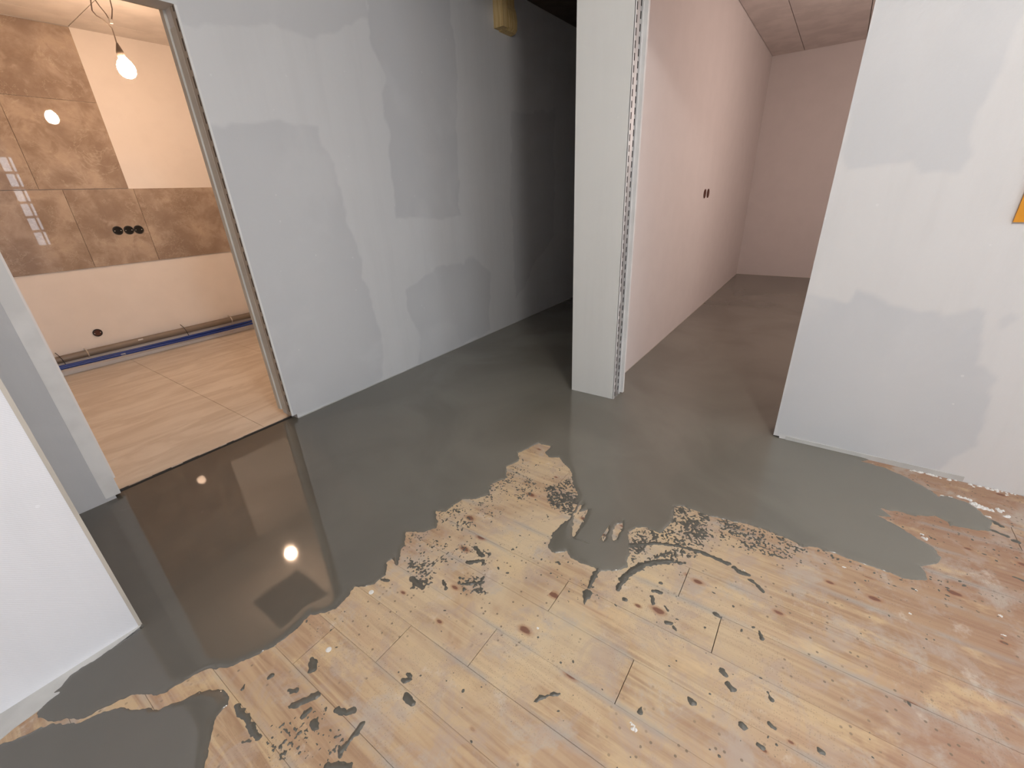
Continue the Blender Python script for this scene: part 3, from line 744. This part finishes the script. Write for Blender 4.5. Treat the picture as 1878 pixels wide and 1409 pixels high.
at_ = scr.data.attributes.new('thin', 'FLOAT', 'POINT'); at_.data.foreach_set('value', thin)
tag(scr, 'wet dark grey self-levelling screed with ragged edge poured over the pine boards', 'screed', kind='stuff')

# droplets around the pour
dv = MB(); rs = np.random.RandomState(3)
cand_x = rs.uniform(.25, 2.8, 14000); cand_y = rs.uniform(-1.0, 1.7, 14000)
dd = base_sd(cand_x, cand_y)
cl = .6*vnoise(cand_x, cand_y, .22, 20)+.4*vnoise(cand_x, cand_y, .07, 21)
ok = (dd < -.006) & (rs.rand(14000) < np.exp(dd/.15)*1.0*np.clip((cl-.33)*3, 0, 1) + .035*np.clip((cl-.3)*3, 0, 1))
for x, y in zip(cand_x[ok], cand_y[ok]):
    r = .0014+.0045*rs.rand()**3; el = 1+1.1*rs.rand()**2; an = rs.rand()*3.14; n = len(dv.v)
    ca, sa = math.cos(an), math.sin(an)
    dv.v.append((x, y, min(.0022, r*.5)))
    for q in range(8):
        u = r*el*math.cos(q*math.pi/4)*rs.uniform(.8, 1.15); w_ = r*math.sin(q*math.pi/4)*rs.uniform(.8, 1.15)
        dv.v.append((x+ca*u-sa*w_, y+sa*u+ca*w_, -.0004))
    for q in range(8): dv.f.append((n, n+1+q, n+1+(q+1) % 8))
tag(obj('screed_droplets', dv, M['dried'], smooth=True), 'small dark grey droplets of screed spattered over the pine boards', 'splatter', kind='stuff')
# white plaster crumbs
pv = MB()
for (x, y), r in PLASTER_DABS:
    for k in range(7):
        a_ = rs.rand()*6.28; q = r*rs.rand()*.8; rr = r*rs.uniform(.25, .6); n = len(pv.v); px_, py_ = x+math.cos(a_)*q*.6, y+math.sin(a_)*q
        pv.v.append((px_, py_, min(.009, H*(.6 if r > .012 else .2)+rr*.35)))
        for i in range(7): pv.v.append((px_+rr*math.cos(i*.8976)*rs.uniform(.6, 1.1), py_+rr*math.sin(i*.8976)*rs.uniform(.6, 1.1), -.0005))
        for i in range(7): pv.f.append((n, n+1+i, n+1+(i+1) % 7))
# crumbs along the foot of wall C
for k in range(60):
    y = rs.uniform(-1.4, -.62); x = 2.853-abs(rs.normal())*.006; rr = rs.uniform(.003, .008); n = len(pv.v)
    pv.v.append((x, y, rr*1.2))
    for i in range(6): pv.v.append((x+rr*math.cos(i*1.047), y+rr*1.5*math.sin(i*1.047), -.0005))
    for i in range(6): pv.f.append((n, n+1+i, n+1+(i+1) % 6))
tag(obj('plaster_crumbs', pv, M['plasterdab']), 'white plaster crumbs on the boards at the foot of the right wall', 'crumbs', kind='stuff')
# strip of spilled filler at the foot of the near wall
fp = [(-.62, 1.80), (-.45, 1.78), (-.30, 1.83), (-.20, 1.84), (-.12, 1.875), (-.02, 1.905), (.05, 1.921), (.069, 1.927), (.069, 1.935), (-.62, 1.935)]
tag(obj('plaster_residue', MB().prism(fp, 2, -.001, .0030), M['skirt']), 'pale grey plaster residue on the floor along the foot of the near white wall', 'residue')

# ------------------------------------------------------------------ kitchen wall tiles
YT = 6.15
def tile(x0, x1, z0, z1):
    g = .0012
    m_ = MB(); n = 0; c = .0015
    a, b_, c0, d = x0+g, x1-g, z0+g, z1-g
    m_.v += [(a, 6.164, c0), (b_, 6.164, c0), (b_, 6.164, d), (a, 6.164, d), (a, YT+c, c0), (b_, YT+c, c0), (b_, YT+c, d), (a, YT+c, d),
             (a+c, YT, c0+c), (b_-c, YT, c0+c), (b_-c, YT, d-c), (a+c, YT, d-c)]
    m_.f += [(0,1,5,4),(1,2,6,5),(2,3,7,6),(3,0,4,7),(4,5,9,8),(5,6,10,9),(6,7,11,10),(7,4,8,11),(8,9,10,11)]
    return obj('wall_tile', m_, M['marble'], wall_kitchen, origin=((x0+x1)/2, YT, (z0+z1)/2))
for x0, x1 in ((-.99, -.3), (-.3, .38), (.38, 1.06), (1.06, 1.738)):
    tile(x0, x1, 1.728, 2.49)
for x0, x1 in ((-.99, -.3), (-.3, .38), (.38, 1.06), (1.06, 1.738)):
    tile(x0, x1, 2.49, 3.085)
for x0, x1 in ((-.99, -.55), (-.55, .33), (.33, 1.22), (1.22, 1.775), (1.775, 2.66), (2.66, 3.39)):
    tile(x0, x1, .992, 1.726)

# round socket boxes
def socket_box(name, x, z, r, yf, mat_in=None):
    c = (x, yf, z)
    o = obj(name, MB().lathe([(r*.93, -.001), (r, -.006), (r, -.0075), (r*.80, -.008)], c, 28, 'y'), M['black'], origin=c, smooth=True)
    obj('rim', MB().lathe([(r*.80, -.008), (r*.76, -.004), (r*.74, -.0012)], c, 28, 'y'), M['black'], o, origin=c, smooth=True)
    obj('back_plate', MB().lathe([(r*.76, -.0018), (r*.4, -.0014), (.001, -.0014)], c, 28, 'y', cap=True), mat_in or M['void'], o, origin=c)
    for s_ in (-1, 1): obj('screw', MB().lathe([(.0001, -.0085), (r*.10, -.0085), (r*.10, -.002)], (x+s_*r*.60, yf, z-r*.05), 10, 'y'), M['clip'], o, origin=c)
    return o
labels = ['black round socket box in the brown marble tiles, leftmost of the row of three', 'black round socket box in the brown marble tiles, middle one of the row of three', 'black round socket box in the brown marble tiles, rightmost of the row of three']
for (x, z), lb in zip([(1.513, 1.328), (1.605, 1.325), (1.691, 1.323)], labels):
    tag(socket_box('socket_box', x, z, .043, YT), lb, 'socket box', 'three socket boxes in the marble tiles')
tag(socket_box('socket_box', 1.018, .343, .040, 6.164, M['redbrown']), 'single black round socket box low in the plain wall above the pipe', 'socket box')
# two switch boxes in the right-hand room (wall faces -y at y = 1.25)
for x, lb in ((5.515, 'brown round switch box in the pink-lit wall, left one of the pair'), (5.665, 'brown round switch box in the pink-lit wall, right one of the pair')):
    c = (x, 1.25, 1.402)
    o = obj('switch_box', MB().lathe([(.045, -.0005), (.048, -.006), (.040, -.0065)], c, 24, 'y'), M['redbrown'], origin=c, smooth=True)
    obj('back_plate', MB().lathe([(.040, -.0055), (.001, -.0035)], c, 24, 'y', cap=True), M['redbrown'], o, origin=c)
    tag(o, lb, 'switch box', 'pair of switch boxes in the right-hand room')

# ------------------------------------------------------------------ pipe run along the kitchen wall
pp = [(-.98, 6.118, .148), (1.0, 6.118, .168), (3.38, 6.118, .186)]
pipe = obj('drain_pipe', MB().tube(pp, .036, 18), M['pipe'], origin=(.2, 6.118, .15), smooth=True)
tag(pipe, 'grey plastic drain pipe running low along the kitchen wall above two blue hoses', 'pipe')
def zp(x): return .148+(x+.98)*.0092+ (.001 if x > 1 else 0)
for x in (.867, 2.278):
    z = zp(x); m_ = MB()
    pts = [(x, 6.164, z+.045), (x, 6.118, z+.041)]+[(x, 6.118-.037*math.sin(a), z+.037*math.cos(a)) for a in (.5, 1.0, 1.57, 2.1, 2.7)]+[(x, 6.15, z-.045)]
    m_.tube(pts, .006, 8)
    cp = obj('clamp', m_, M['clip'], pipe, origin=(x, 6.118, z), smooth=True)
for x in (.665, 1.76):
    z = zp(x); m_ = MB()
    m_.tube([(x-.02, 6.13, z+.075), (x-.008, 6.10, z+.045), (x, 6.083, z+.01), (x+.006, 6.075, z-.04), (x+.012, 6.07, z-.085), (x+.012, 6.10, z-.098)], .0035, 6)
    obj('cable_tie', m_, M['black'], pipe, origin=(x, 6.118, z))
obj('pipe_sticker', MB().box(1.30, 1.345, 6.085, 6.09, .180, .196), M['white_plastic'], pipe)
def hose(dz, dy, ph, label):
    pts = []
    for i in range(45):
        x = -.98+i*.1
        pts.append((x, 6.068-dy+.006*math.sin(x*3+ph), .100+dz+.012*(x/2.4)+.014*math.sin(x*1.25+ph)))
    o = obj('water_hose', MB().tube(pts, .0145, 10), M['blue'], origin=(.2, 6.07, .1), smooth=True)
    tag(o, label, 'hose', 'blue hoses under the drain pipe')
    return o
hose(.006, .0, 2.6, 'blue plastic water hose, the upper of two beneath the grey drain pipe')
h2 = hose(-.016, .022, 1.9, 'blue plastic water hose, the lower of two beneath the grey drain pipe')
obj('hose_mark', MB().box(1.10, 1.14, 6.028, 6.032, .080, .098), M['white_plastic'], h2)

# the far kitchen wall is a little out of square with the doorway: skew it and all that is fixed to it
for o in list(C.objects):
    top = o
    while top.parent is not None: top = top.parent
    if o.type == 'MESH' and (top.name.startswith(('socket_box', 'drain_pipe', 'water_hose')) or top.name in ('wall_kitchen_far', 'baseboard_kitchen')):
        w_ = ORI[o.name][0]*S
        for v in o.data.vertices: v.co.y -= .02*((v.co.x+w_)-1.6*S)

# ------------------------------------------------------------------ bare bulb pendant in the kitchen
bx, by, bz = 1.610, 4.76, 2.537
pend = empty('bare_bulb_pendant', (bx, by, 3.09))
tag(pend, 'lit bare bulb hanging on a twisted grey cable from the kitchen ceiling', 'lamp')
pr = [(.001, -.074), (.020, -.071), (.040, -.060), (.053, -.040), (.058, -.015), (.055, .010), (.043, .035), (.028, .052), (.022, .062)]
tilt = MB().lathe(pr, (bx+.002, by, bz-.004), 24, 'z')
obj('bulb', tilt, M['bulb'], pend, origin=(bx, by, bz), smooth=True)
obj('lamp_holder', MB().lathe([(.023, .050), (.026, .060), (.026, .085), (.022, .100), (.010, .135), (.005, .150)], (bx-.004, by, bz), 20, 'z', cap=True), M['pipe'], pend, origin=(bx, by, bz), smooth=True)
obj('cable', MB().tube([(bx-.006, by, bz+.145), (bx-.004, by, bz+.19), (bx-.002, by+.004, 2.775), (bx-.02, by, 2.80), (bx-.045, by, 2.82), (bx-.075, by, 2.835), (bx-.09, by, 2.86), (bx-.075, by, 2.93), (bx-.04, by, 3.0), (bx-.02, by, 3.13)], .0042, 8), M['pipe'], pend, smooth=True)
obj('cable', MB().tube([(bx-.004, by, 2.835), (bx-.012, by, 2.86), (bx-.035, by, 2.90), (bx-.06, by, 2.96), (bx-.03, by, 3.13)], .0038, 8), M['pipe'], pend, smooth=True)
obj('cable', MB().tube([(bx+.012, by, 2.825), (bx+.022, by, 2.85), (bx+.04, by, 2.90), (bx+.045, by, 2.95), (bx+.01, by, 3.13)], .0038, 8), M['pipe'], pend, smooth=True)
obj('cable_connector', MB().box(bx-.004, bx+.014, by-.006, by+.008, 2.805, 2.832), M['white_plastic'], pend)

# ------------------------------------------------------------------ wooden bracket on wall A
br = empty('wooden_bracket', (4.30, 3.05, 2.96))
tag(br, 'yellow pine bracket block fixed high on the grey wall at the corridor mouth', 'bracket')
prof = [(3.049, 2.945), (2.99, 2.955), (2.97, 2.98), (2.965, 3.05), (2.975, 3.12), (2.995, 3.17), (2.995, 3.42), (3.049, 3.42)]
obj('block', MB().prism(prof, 0, 4.228, 4.43), M['pine'], br, origin=(4.30, 3.05, 2.96))
obj('batten', MB().box(4.15, 4.225, 2.94, 3.049, 2.955, 3.50), M['pine'], br, origin=(4.30, 3.05, 2.96))

# ------------------------------------------------------------------ orange plate on wall C
og = obj('wall_sign', MB().box(2.848, 2.8585, -.95, -.629, 1.291, 1.56), M['orange'], origin=(2.85, -.63, 1.29))
tag(og, 'flat orange plate on the white wall at the right edge of the picture', 'sign')

# white plastic caps on the boards
for (x, y), lb in zip(CAPS, ('small white round plastic cap on the boards at the left, farther from the screed edge', 'small white round plastic cap on the boards at the left, close to the screed edge')):
    o = obj('plastic_cap', MB().lathe([(.0105, 0), (.0105, .002), (.008, .0035), (.0035, .0036), (.003, .002), (.0005, .002)], (x, y, 0), 18, 'z', cap=True), M['white_plastic'], origin=(x, y, 0), smooth=True)
    tag(o, lb, 'cap')
